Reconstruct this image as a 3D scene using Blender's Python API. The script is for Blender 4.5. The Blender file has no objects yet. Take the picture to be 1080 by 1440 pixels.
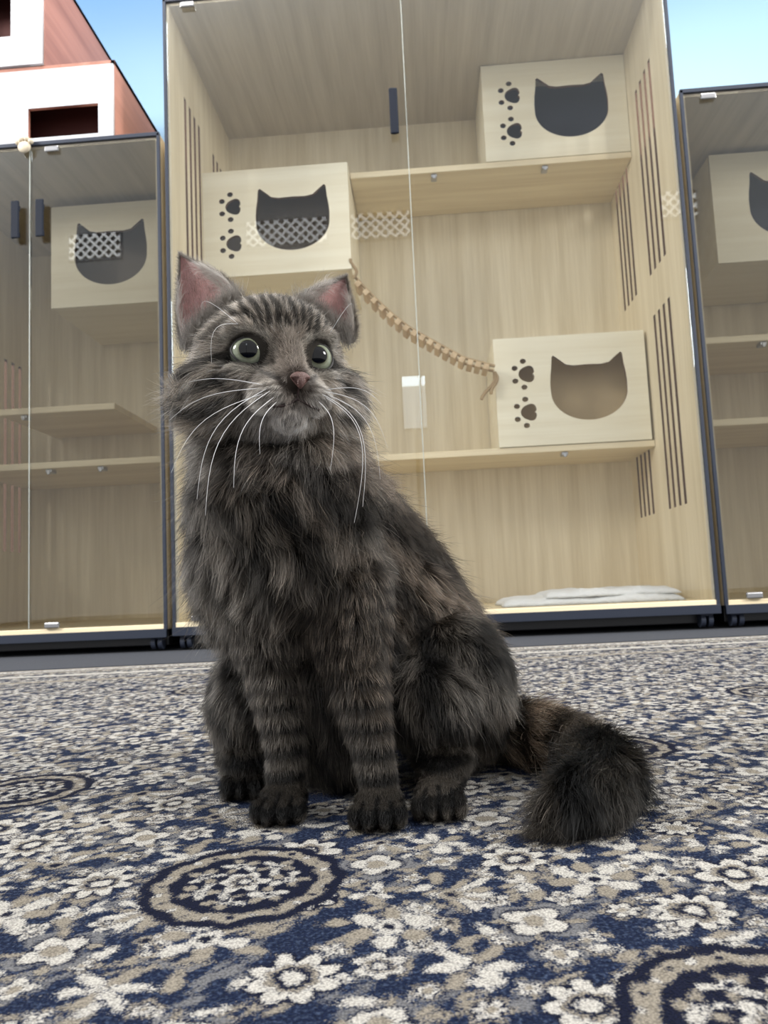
import bpy, bmesh, math, random
import numpy as np
from mathutils import Matrix, Vector, kdtree
from mathutils.bvhtree import BVHTree
random.seed(4); RNG=np.random.default_rng(7)
sc=bpy.context.scene; COL=sc.collection
sc.view_settings.view_transform='Standard'
sc.view_settings.look='None'
sc.view_settings.exposure=.16

# ------------------------------------------------------------------ camera
f=1050.
cd=bpy.data.cameras.new("camera"); cam=bpy.data.objects.new("camera",cd); COL.objects.link(cam); sc.camera=cam
cd.sensor_fit='VERTICAL'; cd.sensor_height=36; cd.lens=f*36/1440; cd.clip_start=.02
R=Matrix.Rotation(math.radians(3.3),4,'Z')@Matrix.Rotation(math.radians(95.65),4,'X')@Matrix.Rotation(math.radians(-2.56),4,'Z')
cam.matrix_world=Matrix.Translation((0,0,.18))@R
cd.dof.use_dof=True; cd.dof.focus_distance=.60; cd.dof.aperture_fstop=16

# ------------------------------------------------------------------ materials
def newmat(name):
    m=bpy.data.materials.new(name); m.use_nodes=True
    nt=m.node_tree; b=nt.nodes["Principled BSDF"]; return m,nt,b
def N(nt,t,**k):
    n=nt.nodes.new(t)
    for a,v in k.items(): setattr(n,a,v)
    return n
def L(nt,a,b): nt.links.new(a,b)
def plain(name,col,rough=.5,metal=0,noise=.06,nscale=30,bump=0,spec=.5):
    m,nt,b=newmat(name)
    tc=N(nt,"ShaderNodeTexCoord"); no=N(nt,"ShaderNodeTexNoise"); no.inputs["Scale"].default_value=nscale; no.inputs["Detail"].default_value=4
    L(nt,tc.outputs["Object"],no.inputs["Vector"])
    mx=N(nt,"ShaderNodeMix",data_type='RGBA')
    mx.inputs[6].default_value=(*[c*(1-noise) for c in col],1); mx.inputs[7].default_value=(*[min(1,c*(1+noise)) for c in col],1)
    L(nt,no.outputs["Fac"],mx.inputs[0]); L(nt,mx.outputs[2],b.inputs["Base Color"])
    b.inputs["Roughness"].default_value=rough; b.inputs["Metallic"].default_value=metal; b.inputs["Specular IOR Level"].default_value=spec
    if bump:
        bp=N(nt,"ShaderNodeBump"); bp.inputs["Strength"].default_value=bump; bp.inputs["Distance"].default_value=.01
        L(nt,no.outputs["Fac"],bp.inputs["Height"]); L(nt,bp.outputs[0],b.inputs["Normal"])
    return m
def wood(name,c1,c2,axis=2,rough=.45,sc_=1):
    m,nt,b=newmat(name)
    tc=N(nt,"ShaderNodeTexCoord"); mp=N(nt,"ShaderNodeMapping"); s=[14*sc_,14*sc_,14*sc_]; s[axis]=.7*sc_
    mp.inputs["Scale"].default_value=s; L(nt,tc.outputs["Object"],mp.inputs["Vector"])
    n1=N(nt,"ShaderNodeTexNoise"); n1.inputs["Scale"].default_value=1.5; n1.inputs["Detail"].default_value=5; n1.inputs["Roughness"].default_value=.6
    L(nt,mp.outputs[0],n1.inputs["Vector"])
    mp2=N(nt,"ShaderNodeMapping"); s2=[90,90,90]; s2[axis]=2.5; mp2.inputs["Scale"].default_value=s2; L(nt,tc.outputs["Object"],mp2.inputs["Vector"])
    n2=N(nt,"ShaderNodeTexNoise"); n2.inputs["Scale"].default_value=2; n2.inputs["Detail"].default_value=3; L(nt,mp2.outputs[0],n2.inputs["Vector"])
    ad=N(nt,"ShaderNodeMath",operation='MULTIPLY_ADD'); ad.inputs[1].default_value=.35; L(nt,n2.outputs["Fac"],ad.inputs[0]); L(nt,n1.outputs["Fac"],ad.inputs[2])
    cr=N(nt,"ShaderNodeValToRGB"); cr.color_ramp.elements[0].position=.45; cr.color_ramp.elements[0].color=(*c2,1)
    cr.color_ramp.elements[1].position=.85; cr.color_ramp.elements[1].color=(*c1,1)
    L(nt,ad.outputs[0],cr.inputs[0]); L(nt,cr.outputs[0],b.inputs["Base Color"]); b.inputs["Roughness"].default_value=rough
    return m
def glassmat(name,tint,refl):
    m=bpy.data.materials.new(name); m.use_nodes=True; nt=m.node_tree; nt.nodes.clear()
    o=N(nt,"ShaderNodeOutputMaterial"); t=N(nt,"ShaderNodeBsdfTransparent"); t.inputs[0].default_value=(*tint,1)
    g=N(nt,"ShaderNodeBsdfGlossy"); g.inputs["Roughness"].default_value=.004; g.inputs[0].default_value=(.9,.95,1,1)
    fr=N(nt,"ShaderNodeFresnel"); fr.inputs[0].default_value=1.45
    ma=N(nt,"ShaderNodeMath",operation='MULTIPLY'); ma.inputs[1].default_value=refl; L(nt,fr.outputs[0],ma.inputs[0])
    mx=N(nt,"ShaderNodeMixShader"); L(nt,ma.outputs[0],mx.inputs[0]); L(nt,t.outputs[0],mx.inputs[1]); L(nt,g.outputs[0],mx.inputs[2]); L(nt,mx.outputs[0],o.inputs[0])
    return m
M_wv=wood("wood_vertical",(.84,.745,.555),(.66,.56,.38),2)
M_wh=wood("wood_horizontal",(.85,.74,.52),(.69,.57,.37),0)
M_top=wood("wood_top_shaded",(.60,.54,.44),(.45,.395,.31),1)  # top panel wood; the dim cabinet ceiling is put into its colour
M_box=wood("wood_box",(.88,.82,.65),(.79,.71,.53),0,sc_=.8)
M_burn=plain("burnt_edge",(.13,.06,.03),.8)
M_dark=plain("dark_trim",(.022,.028,.045),.5,spec=.3)
M_handle=plain("dark_handle",(.010,.013,.022),.7,spec=.15)
M_black=plain("black_base",(.010,.010,.012),.35)
M_metal=plain("steel",(.45,.45,.46),.3,1)
M_glass=glassmat("clear_glass",(.985,.99,.988),.65)
M_glassd=glassmat("smoked_glass",(.915,.91,.885),.9)
M_seal=plain("clear_seal",(.34,.37,.35),.4)
M_red=wood("red_wood",(.36,.165,.12),(.24,.10,.07),1)
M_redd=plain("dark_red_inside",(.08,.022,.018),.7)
M_white=plain("white_panel",(.44,.45,.48),.5,noise=.02)
M_cloth=plain("white_cloth",(.74,.75,.76),.9,noise=.08,nscale=60,bump=.5)
M_rope=plain("rope",(.38,.27,.15),.9,noise=.3,nscale=200,bump=.4)
M_slat=wood("slat_wood",(.66,.50,.31),(.42,.29,.16),1)
M_hole_blue=plain("dark_blue_hole_shade",(.025,.030,.050),.8)  # dark box interior painted as a sheet colour
M_hole_tan=plain("tan_hole_light",(.60,.46,.27),.8)  # lit tan box interior painted as a sheet colour
M_hole_grey=plain("grey_hole_shade",(.16,.135,.11),.8)  # dim box interior painted as a sheet colour

# ------------------------------------------------------------------ object helpers
def thing(name,label,cat,loc=(0,0,0),group=None):
    e=bpy.data.objects.new(name,None); e.location=loc; e.empty_display_size=.05; COL.objects.link(e)
    e["label"]=label; e["category"]=cat
    if group: e["group"]=group
    return e
def obj(name,me,mats,parent=None,base=None,smooth=False,label=None):
    o=bpy.data.objects.new(name,me)
    for m in (mats if isinstance(mats,(list,tuple)) else [mats]): me.materials.append(m)
    if smooth: me.polygons.foreach_set("use_smooth",[True]*len(me.polygons))
    if parent is not None:
        b=Vector(base) if base is not None else parent.location.copy()
        me.transform(Matrix.Translation(-b)); o.parent=parent
    if label: o["label"]=label
    COL.objects.link(o); return o
def bm_box(bm,x0,x1,y0,y1,z0,z1,bev=0.0,rot=None,mi=0):
    r=bmesh.ops.create_cube(bm,size=1)
    vs=r['verts']
    bmesh.ops.scale(bm,vec=(x1-x0,y1-y0,z1-z0),verts=vs)
    fs=list({fc for v in vs for fc in v.link_faces})
    for fc in fs: fc.material_index=mi
    if bev>0:
        es=list({e for v in vs for e in v.link_edges})
        rb=bmesh.ops.bevel(bm,geom=es,offset=bev,segments=2,profile=.5,affect='EDGES')
        vs=list({v for fc in rb['faces'] for v in fc.verts}|{v for v in vs if v.is_valid})
    if rot is not None: bmesh.ops.transform(bm,matrix=rot,verts=vs)
    bmesh.ops.translate(bm,vec=((x0+x1)/2,(y0+y1)/2,(z0+z1)/2),verts=vs)
def mesh_of(bm,name="m"):
    me=bpy.data.meshes.new(name); bm.to_mesh(me); bm.free(); return me
def boxes(lst,bev=.002):
    bm=bmesh.new()
    for b in lst: bm_box(bm,*b,bev=bev)
    return mesh_of(bm)
def slotted(x0,x1,y0,y1,z0,z1,holes):
    ys=sorted({y0,y1}|{h[0] for h in holes}|{h[1] for h in holes}); zs=sorted({z0,z1}|{h[2] for h in holes}|{h[3] for h in holes})
    solid={}
    for i in range(len(ys)-1):
        for j in range(len(zs)-1):
            cy=(ys[i]+ys[i+1])/2; cz=(zs[j]+zs[j+1])/2
            solid[i,j]=not any(h[0]<cy<h[1] and h[2]<cz<h[3] for h in holes)
    bm=bmesh.new(); V={}
    def v(k,i,j):
        if (k,i,j) not in V: V[k,i,j]=bm.verts.new(((x0,x1)[k],ys[i],zs[j]))
        return V[k,i,j]
    for (i,j),s in solid.items():
        if not s: continue
        bm.faces.new([v(0,i,j),v(0,i,j+1),v(0,i+1,j+1),v(0,i+1,j)])
        bm.faces.new([v(1,i,j),v(1,i+1,j),v(1,i+1,j+1),v(1,i,j+1)])
        for (di,dj,a,b) in ((-1,0,(i,j),(i,j+1)),(1,0,(i+1,j+1),(i+1,j)),(0,-1,(i+1,j),(i,j)),(0,1,(i,j+1),(i+1,j+1))):
            nb=(i+di,j+dj)
            if nb in solid and solid[nb]: continue
            fc=bm.faces.new([v(0,*a),v(1,*a),v(1,*b),v(0,*b)])
            fc.material_index=1 if nb in solid else 0
    bmesh.ops.recalc_face_normals(bm,faces=bm.faces)
    return mesh_of(bm)
def curve_panel(outlines,thick,y):
    cu=bpy.data.curves.new("c",'CURVE'); cu.dimensions='2D'; cu.fill_mode='BOTH'; cu.extrude=thick/2
    for pts in outlines:
        s=cu.splines.new('POLY'); s.points.add(len(pts)-1)
        for p,q in zip(s.points,pts): p.co=(q[0],q[1],0,1)
        s.use_cyclic_u=True
    ob=bpy.data.objects.new("tmp",cu); COL.objects.link(ob)
    dg=bpy.context.evaluated_depsgraph_get(); me=bpy.data.meshes.new_from_object(ob.evaluated_get(dg))
    bpy.data.objects.remove(ob)
    me.transform(Matrix.Translation((0,y,0))@Matrix.Rotation(math.pi/2,4,'X'))
    x0=min(p[0] for p in outlines[0]); x1=max(p[0] for p in outlines[0]); z0=min(p[1] for p in outlines[0]); z1=max(p[1] for p in outlines[0])
    for p in me.polygons:   # laser-cut edges of the holes are scorched
        c=p.center; inner=(x0+.004<c.x<x1-.004) and (z0+.004<c.z<z1-.004)
        p.material_index=1 if abs(p.normal.y)<.5 and inner else 0
    return me
def cathead(cx,cz,s=1):
    P=[(-.150,.0),(-.151,.035),(-.148,.07),(-.143,.10),(-.139,.145),(-.132,.151),(-.112,.135),(-.085,.112),(-.055,.106),(0,.108),(.055,.106),(.085,.112),(.112,.135),(.132,.151),(.139,.145),(.143,.10),(.148,.07),(.151,.035),(.150,.0)]
    out=[(a,b) for a,b in P]
    for k in range(1,28):
        t=-math.pi*k/28; c_=math.cos(t); s_=math.sin(t)
        out.append((.150*c_,.118*s_))
    return [(cx+a*s,cz+b*s) for a,b in out]
def pawprint(cx,cz,s=1):
    res=[]
    pad=[]
    for k in range(24):
        t=2*math.pi*k/24; r=.031*(1-.16*math.cos(t*1)*1-.10*math.cos(3*t))*1.0
        if abs(t-0)<.01: r*=.75
        pad.append((cx+.004+r*math.cos(t)*s,cz+r*math.sin(t)*s*1.1))
    res.append(pad)
    for a in (108,152,208,252):
        t=math.radians(a); ox=cx+.060*s*math.cos(t)+.004; oz=cz+.056*s*math.sin(t)
        res.append([(ox+.012*s*math.cos(2*math.pi*k/14),oz+.0105*s*math.sin(2*math.pi*k/14)) for k in range(14)])
    return res
def tube(points,rad,res=6,taper=None):
    cu=bpy.data.curves.new("c",'CURVE'); cu.dimensions='3D'; cu.bevel_depth=rad; cu.bevel_resolution=res//3; cu.use_fill_caps=True
    s=cu.splines.new('POLY'); s.points.add(len(points)-1)
    for i,(p,q) in enumerate(zip(s.points,points)):
        p.co=(*q,1); p.radius=taper(i/(len(points)-1)) if taper else 1
    ob=bpy.data.objects.new("tmp",cu); COL.objects.link(ob)
    dg=bpy.context.evaluated_depsgraph_get(); me=bpy.data.meshes.new_from_object(ob.evaluated_get(dg)); bpy.data.objects.remove(ob); return me

def nest_box(parent,x0,x1,y0,y1,z0,z1,hole_tone,hfrac=.615,paws=True):
    e=bpy.data.objects.new("cat_nest_box",None)
    COL.objects.link(e); e.parent=parent; e["label"]="pale wood nest box with cat head cutout"
    base=parent.location.copy(); t=.014
    w=x1-x0; cx=x0+w*hfrac; cz=(z0+z1)/2-.012
    outl=[[(x0,z0),(x1,z0),(x1,z1),(x0,z1)],cathead(cx,cz)]
    if paws: outl+=pawprint(x0+w*.215,cz+.082)+pawprint(x0+w*.215,cz-.074)
    me=curve_panel(outl,t,y0+t/2)
    obj("front_panel",me,[M_box,M_burn],e,base)
    obj("box_shell",boxes([(x0,x0+t,y0+t,y1,z0,z1),(x1-t,x1,y0+t,y1,z0,z1),(x0+t,x1-t,y0+t,y1,z1-t,z1),(x0+t,x1-t,y0+t,y1,z0,z0+t),(x0+t,x1-t,y1-t,y1,z0+t,z1-t)],0),M_box,e,base)
    if hole_tone:
        obj("hole_tone_sheet",boxes([(x0+t+.001,x1-t-.001,y0+.14,y0+.15,z0+t+.001,z1-t-.001)],0),hole_tone,e,base)  # added sheet behind the hole; its colour stands for the interior's light or shade
    return e
def cabinet(x0,x1,y0,y1,z0,z1,label,glass,shelves,boxlist,split,slotsets,handle_z,mats):
    th=.018; c=thing("cat_cabinet",label,"cat cabinet",((x0+x1)/2,(y0+y1)/2,0),"glass fronted cat cabinets")
    def slots(za,zb):
        hs=[]
        for g in ((y0+.16),(y0+.54)):
            for k in range(4):
                hs.append((g+k*.058,g+k*.058+.024,za,zb))
        return hs
    hs=[h for (a,b) in slotsets for h in slots(a,b)]
    obj("side_panel",slotted(x0,x0+th,y0,y1,z0,z1,hs),[mats,M_burn],c)
    obj("side_panel",slotted(x1-th,x1,y0,y1,z0,z1,hs),[mats,M_burn],c)
    obj("top_panel",boxes([(x0,x1,y0,y1,z1-.001,z1+th)],.002),M_top,c)
    obj("bottom_panel",boxes([(x0,x1,y0-.01,y1,z0-th,z0)],.002),M_wh,c)
    obj("back_panel",boxes([(x0+th,x1-th,y1-.012,y1-.002,z0,z1-.001)],0),mats,c)
    obj("plinth",boxes([(x0+.01,x1-.01,y0+.035,y1-.02,.012,z0-th)],.003),M_black,c)
    e=.010
    obj("edge_trim",boxes([(x0-.001,x0+e,y0-.012,y0-.001,z0-th,z1+th),(x1-e,x1+.001,y0-.012,y0-.001,z0-th,z1+th),(x0,x1,y0-.012,y0-.001,z1+th-e,z1+th+.004),(x0,x1,y0-.018,y0-.010,z0-th-.026,z0-th+.003)],.001),M_dark,c)
    for (a,b,ya,yb,z) in shelves:
        obj("shelf",boxes([(a,b,ya,yb,z-.026,z)],.003),M_wh,c)
        for xx in ([a+.35,b-.35] if b-a>.8 else [a+.1]):
            obj("shelf_bracket",boxes([(xx-.012,xx+.012,ya+.01,ya+.05,z-.04,z-.0265),(xx-.006,xx+.006,ya+.006,ya+.0095,z-.048,z-.03)],.002),M_metal,c)
    for b in boxlist: nest_box(c,*b)
    for (a,b,hx,ea) in ((x0+.012,split-.002,split-.045,1),(split+.002,x1-.012,split+.045,0)):
        d=bpy.data.objects.new("glass_door",None); COL.objects.link(d); d.parent=c
        obj("glass_pane",boxes([(a,b,y0-.009,y0-.003,z0+.004,z1-.002)],.001),glass,d,c.location)
        if ea: obj("door_seal",boxes([(b-.0013,b+.0013,y0-.011,y0-.0095,z0+.004,z1-.002)],0),M_seal,d,c.location)
        for z in (z0+.012,z1-.014):
            xx=a+.08
            obj("hinge_clip",boxes([(xx-.026,xx+.026,y0-.020,y0-.0095,z-.010,z+.010)],.004),M_metal,d,c.location)
        if handle_z and not (handle_z[2] and hx>split):
            bm=bmesh.new(); bm_box(bm,hx-.015,hx+.015,y0-.035,y0-.026,handle_z[0],handle_z[1],bev=.004)
            bm_box(bm,hx-.008,hx+.008,y0-.028,y0-.0095,handle_z[0]+.01,handle_z[0]+.03,bev=.002); bm_box(bm,hx-.008,hx+.008,y0-.028,y0-.0095,handle_z[1]-.03,handle_z[1]-.01,bev=.002)
            obj("door_handle",mesh_of(bm),M_handle,d,c.location)
    for (cx,cy) in ((x0+.04,y0+.02),(x1-.04,y0+.02),(x0+.04,y1-.06),(x1-.04,y1-.06)):
        bm=bmesh.new()
        for o in (-.012,.012):
            bmesh.ops.create_cone(bm,cap_ends=True,segments=20,radius1=.024,radius2=.024,depth=.014,matrix=Matrix.Translation((cx+o,cy,.024))@Matrix.Rotation(math.pi/2,4,'Y'))
        bm_box(bm,cx-.02,cx+.02,cy-.02,cy+.02,.036,.05,bev=.002)
        obj("caster",mesh_of(bm),M_dark,c)
    return c

D0,D1=2.5,3.34
SL=[(.42,1.17),(1.33,2.09)]
cab=cabinet(-.872,.928,D0,D1,.088,2.335,"tall pale wood cat cabinet with clear glass doors and slotted sides",M_glass,
    [(-.25,.909,2.96,3.326,1.905),(-.852,.909,2.96,3.326,.705)],
    [(-.852,-.252,2.87,3.32,1.45,1.90,M_hole_grey),(.318,.908,2.96,3.32,1.907,2.33,M_hole_blue),(.30,.898,2.955,3.32,.707,1.15,M_hole_tan)],0.0,SL,(1.75,1.92,True),M_wv)
cabl=cabinet(-1.84,-.893,D0,D1,.085,1.82,"lower pale wood cat cabinet with smoked glass doors and black handles",M_glassd,
    [(-1.70,-1.22,2.85,3.32,.955),(-1.82,-.912,2.80,3.326,.72)],
    [(-1.48,-.913,2.85,3.32,1.36,1.79,M_hole_grey,.44,False)],-1.37,[(.40,1.25)],(1.47,1.61,False),M_wv)
cabr=cabinet(.945,1.89,D0,D1,.085,1.82,"lower pale wood cat cabinet with smoked glass doors and open shelves",M_glassd,
    [(.965,1.87,2.85,3.326,1.07),(.965,1.87,2.80,3.326,.74)],
    [(1.17,1.75,2.85,3.32,1.36,1.80,M_hole_blue,.495,False)],1.42,[(.40,1.25)],(1.47,1.61,False),M_wv)

def redhouse(x0,x1,y0,y1,z0,z1,hole,label):
    c=thing("wooden_cat_house",label,"cat house",((x0+x1)/2,(y0+y1)/2,z0),"stacked reddish cat houses")
    t=.016
    obj("shell",boxes([(x0,x0+t,y0,y1,z0,z1),(x1-t,x1,y0,y1,z0,z1),(x0,x1,y0,y1,z1-.022,z1),(x0+t,x1-t,y0+.01,y1,z0,z0+t),(x0+t,x1-t,y1-t,y1,z0+t,z1-.022)],.001),M_red,c)
    me=curve_panel([[(x0+.003,z0+.001),(x1-.003,z0+.001),(x1-.003,z1-.022),(x0+.003,z1-.022)],hole],.014,y0-.004)
    obj("front_panel",me,[M_white,M_red],c)
    obj("hole_tone_sheet",boxes([(x0+t,x1-t,y0+.12,y0+.13,z0+t,z1-.03)],0),M_redd,c)  # dark red sheet set a little way behind the front opening
    return c
redhouse(-1.84,-1.062,2.51,3.30,1.845,2.15,[(-1.384,1.862),(-1.121,1.862),(-1.121,1.978),(-1.384,1.978)],"reddish wood cat house with white front standing on a glass cabinet")
redhouse(-1.84,-1.328,2.51,3.30,2.152,2.62,[(-1.70,2.27),(-1.452,2.27),(-1.452,2.45),(-1.70,2.45)],"smaller reddish wood cat house with white front stacked on another")

po=thing("paw_ornament","small cream paw shaped ornament on the cabinet top edge","ornament",(-1.385,2.475,1.80))
bm=bmesh.new()
bmesh.ops.create_uvsphere(bm,u_segments=20,v_segments=12,radius=.024,matrix=Matrix.Translation((-1.385,2.475,1.815))@Matrix.Diagonal((1,.5,.9,1)))
for dx,dz in ((-.024,.020),(-.009,.031),(.009,.031),(.024,.020)):
    bmesh.ops.create_uvsphere(bm,u_segments=12,v_segments=8,radius=.010,matrix=Matrix.Translation((-1.385+dx,2.475,1.815+dz)))
obj("paw_pad",mesh_of(bm),plain("cream_plastic",(.52,.45,.34),.5),po,smooth=True)

# rope bridge (fixed between two nest boxes of the cabinet)
rb=bpy.data.objects.new("rope_bridge",None); COL.objects.link(rb); rb.parent=cab; rb["label"]="hanging rope bridge with small wooden slats"
pts=[(-.247,1.425),(-.17,1.33),(-.10,1.255),(-.034,1.195),(.04,1.145),(.101,1.105),(.18,1.055),(.297,1.015)]
xs=np.array([p[0] for p in pts]); zs=np.array([p[1] for p in pts])
for yy in (2.90,2.97):
    P=[(x,yy,float(np.interp(x,xs,zs))+.008) for x in np.linspace(-.247,.297,40)]
    obj("rope",tube(P,.006),M_rope,rb,cab.location,smooth=True)
for i in range(17):
    x=-.225+i*.0305; z=float(np.interp(x,xs,zs)); sl=(np.interp(x+.01,xs,zs)-np.interp(x-.01,xs,zs))/.02
    bm=bmesh.new(); bm_box(bm,x-.011,x+.011,2.885,2.985,z-.018,z+.004,bev=.002)
    me=mesh_of(bm); me.transform(Matrix.Translation((x,0,z))@Matrix.Rotation(-math.atan(sl),4,'Y')@Matrix.Translation((-x,0,-z)))
    obj("slat",me,M_slat,rb,cab.location)
for k,(a,b) in enumerate((((-.247,2.885,1.415),(-.243,2.87,1.49)),((.297,2.94,1.005),(.25,2.93,.90)),((.297,2.94,1.01),(.29,2.93,.92)))):
    P=[Vector(a).lerp(Vector(b),t)+Vector((.012*math.sin(t*5),0,0)) for t in np.linspace(0,1,10)]
    obj("rope_end",tube(P,.007),M_rope,rb,cab.location,smooth=True)

tw=thing("cushion","flat white folded padded mat lying on the cabinet floor","cushion",(.56,2.78,.088))
bm=bmesh.new()
n,mm_=90,34; rng=random.Random(3); ph=[rng.random()*6 for _ in range(6)]; grid={}
def padlayer(xa,xb,ya_,yb_,z0_,h_):
    for s in (0,1):
        for i in range(n+1):
            for j in range(mm_+1):
                u=i/n; v=j/mm_
                eu=min(1,min(u,1-u)*18)**.5; ev=min(1,min(v,1-v)*9)**.5
                w_=.003*math.sin(u*17+ph[0]+v*3)+.002*math.sin(v*13+ph[1]+u*5)+.0016*math.sin(u*43+ph[2])
                z=z0_+((h_+w_)*eu*ev if s else 0)
                grid[s,i,j]=bm.verts.new((xa+(xb-xa)*u+.008*math.sin(v*9+ph[3]),ya_+(yb_-ya_)*v+.010*math.sin(u*7+ph[4]),z))
        for i in range(n):
            for j in range(mm_):
                q=[grid[s,i,j],grid[s,i+1,j],grid[s,i+1,j+1],grid[s,i,j+1]]
                bm.faces.new(q if s else q[::-1])
padlayer(.25,.865,2.60,2.96,.0895,.028); padlayer(.40,.86,2.62,2.95,.112,.024)
bmesh.ops.remove_doubles(bm,verts=bm.verts,dist=.0002)
obj("cushion_cover",mesh_of(bm),M_cloth,tw,smooth=True)

# ------------------------------------------------------------------ setting
def struct(name,me,mat):
    o=obj(name,me,mat); o["kind"]="structure"; return o
m,nt,b=newmat("sky_wall")
tc=N(nt,"ShaderNodeTexCoord"); mp=N(nt,"ShaderNodeMapping"); mp.inputs["Scale"].default_value=(.5,1,.8); L(nt,tc.outputs["Object"],mp.inputs[0])
no=N(nt,"ShaderNodeTexNoise"); no.inputs["Scale"].default_value=.9; no.inputs["Detail"].default_value=1; L(nt,mp.outputs[0],no.inputs[0])
sx=N(nt,"ShaderNodeSeparateXYZ"); L(nt,tc.outputs["Object"],sx.inputs[0])
mr=N(nt,"ShaderNodeMapRange"); mr.inputs[1].default_value=2.3; mr.inputs[2].default_value=3.4; mr.inputs[3].default_value=.22; mr.inputs[4].default_value=-.14; L(nt,sx.outputs[2],mr.inputs[0])
mrx=N(nt,"ShaderNodeMapRange"); mrx.inputs[1].default_value=-1.6; mrx.inputs[2].default_value=1.6; mrx.inputs[3].default_value=-.12; mrx.inputs[4].default_value=.18; L(nt,sx.outputs[0],mrx.inputs[0])
ad=N(nt,"ShaderNodeMath",operation='ADD'); L(nt,no.outputs["Fac"],ad.inputs[0]); L(nt,mr.outputs[0],ad.inputs[1])
ad2=N(nt,"ShaderNodeMath",operation='ADD'); L(nt,ad.outputs[0],ad2.inputs[0]); L(nt,mrx.outputs[0],ad2.inputs[1])
cr=N(nt,"ShaderNodeValToRGB"); cr.color_ramp.elements[0].position=.35; cr.color_ramp.elements[0].color=(.11,.25,.50,1); cr.color_ramp.elements[1].position=.85; cr.color_ramp.elements[1].color=(.30,.45,.56,1)
L(nt,ad2.outputs[0],cr.inputs[0]); L(nt,cr.outputs[0],b.inputs["Base Color"]); b.inputs["Roughness"].default_value=.7
struct("wall_back",boxes([(-4,4,3.6,3.7,0,3.6)],0),m)
m,nt,b=newmat("dark_carpet")
tc=N(nt,"ShaderNodeTexCoord"); no=N(nt,"ShaderNodeTexNoise"); no.inputs["Scale"].default_value=220; no.inputs["Detail"].default_value=3; L(nt,tc.outputs["Object"],no.inputs[0])
cr=N(nt,"ShaderNodeValToRGB"); cr.color_ramp.elements[0].color=(.010,.012,.018,1); cr.color_ramp.elements[1].color=(.05,.055,.07,1); L(nt,no.outputs["Fac"],cr.inputs[0]); L(nt,cr.outputs[0],b.inputs["Base Color"]); b.inputs["Roughness"].default_value=.95
struct("floor",boxes([(-4,4,-3,3.6,-.06,-.006)],0),m)

# ------------------------------------------------------------------ rug (pattern stored as signed fields on a fine grid)
RA=math.radians(5.4)
U=np.arange(-1.7,1.5,.0020)
ys=[-.6]; 
while ys[-1]<2.04:
    y=ys[-1]; ys.append(y+(.03 if y<.2 else max(.0015,.0028*y)))
Vv=np.array(ys)
FU,FV=np.meshgrid(U,Vv)
rr=np.random.default_rng(5)
def snoise(x,y,k,n=7,seed=0):
    r=np.random.default_rng(seed); out=0
    for _ in range(n):
        a=r.random()*6.28; kk=k*(.6+r.random()*.9); out=out+np.sin(kk*(x*np.cos(a)+y*np.sin(a))+r.random()*6.28)
    return out/n**.5
wob=.0014*snoise(FU,FV,340,9,1)+.0009*snoise(FU,FV,1000,8,2)
CL=.0035
Fd=[np.full(FU.shape,-CL) for _ in range(4)]  # cream, beige, grey, deep navy
def paint(k,sl,fv):
    fv=np.clip(fv,-CL,CL)
    for j in range(4):
        if j==k: Fd[j][sl]=np.maximum(Fd[j][sl],fv)
        else: Fd[j][sl]=np.minimum(Fd[j][sl],-fv)
def window(cu,cv,r):
    i0,i1=np.searchsorted(U,[cu-r,cu+r]); j0,j1=np.searchsorted(Vv,[cv-r,cv+r]); return (slice(j0,j1),slice(i0,i1))
def flower(cu,cv,R0,n,cols,rot=0,asp=1,lobes=.22):
    sl=window(cu,cv,R0*1.7)
    if FU[sl].size==0: return
    x=(FU[sl]-cu); y=(FV[sl]-cv)/asp; r=np.hypot(x,y); t=np.arctan2(y,x)+rot; w=wob[sl]
    pet=np.abs(np.cos(n*t/2))
    for frac,k,lb in cols:
        paint(k,sl,(R0*frac*(1-lb*lobes*2*(1-pet)) - r)+w*.8)
def ellipse(cu,cv,a,b_,rot,k):
    sl=window(cu,cv,max(a,b_)*1.6)
    if FU[sl].size==0: return
    x=FU[sl]-cu; y=FV[sl]-cv; c,s=math.cos(rot),math.sin(rot); X=(x*c+y*s)/a; Y=(-x*s+y*c)/b_
    paint(k,sl,(1-np.hypot(X,Y))*min(a,b_)+wob[sl]*.8)
def leaf(cu,cv,l,w,rot,k): ellipse(cu,cv,l,w,rot,k)
def vine(p0,p1,bend,w,k):
    p0=np.array(p0); p1=np.array(p1); d=p1-p0; n=np.array([-d[1],d[0]])
    for t in np.linspace(0,1,max(3,int(np.hypot(*d)/.005))):
        q=p0+d*t+n*bend*math.sin(math.pi*t*2)*.6; a=math.atan2(d[1],d[0])
        ellipse(q[0],q[1],.006,w,a,k)
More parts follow.
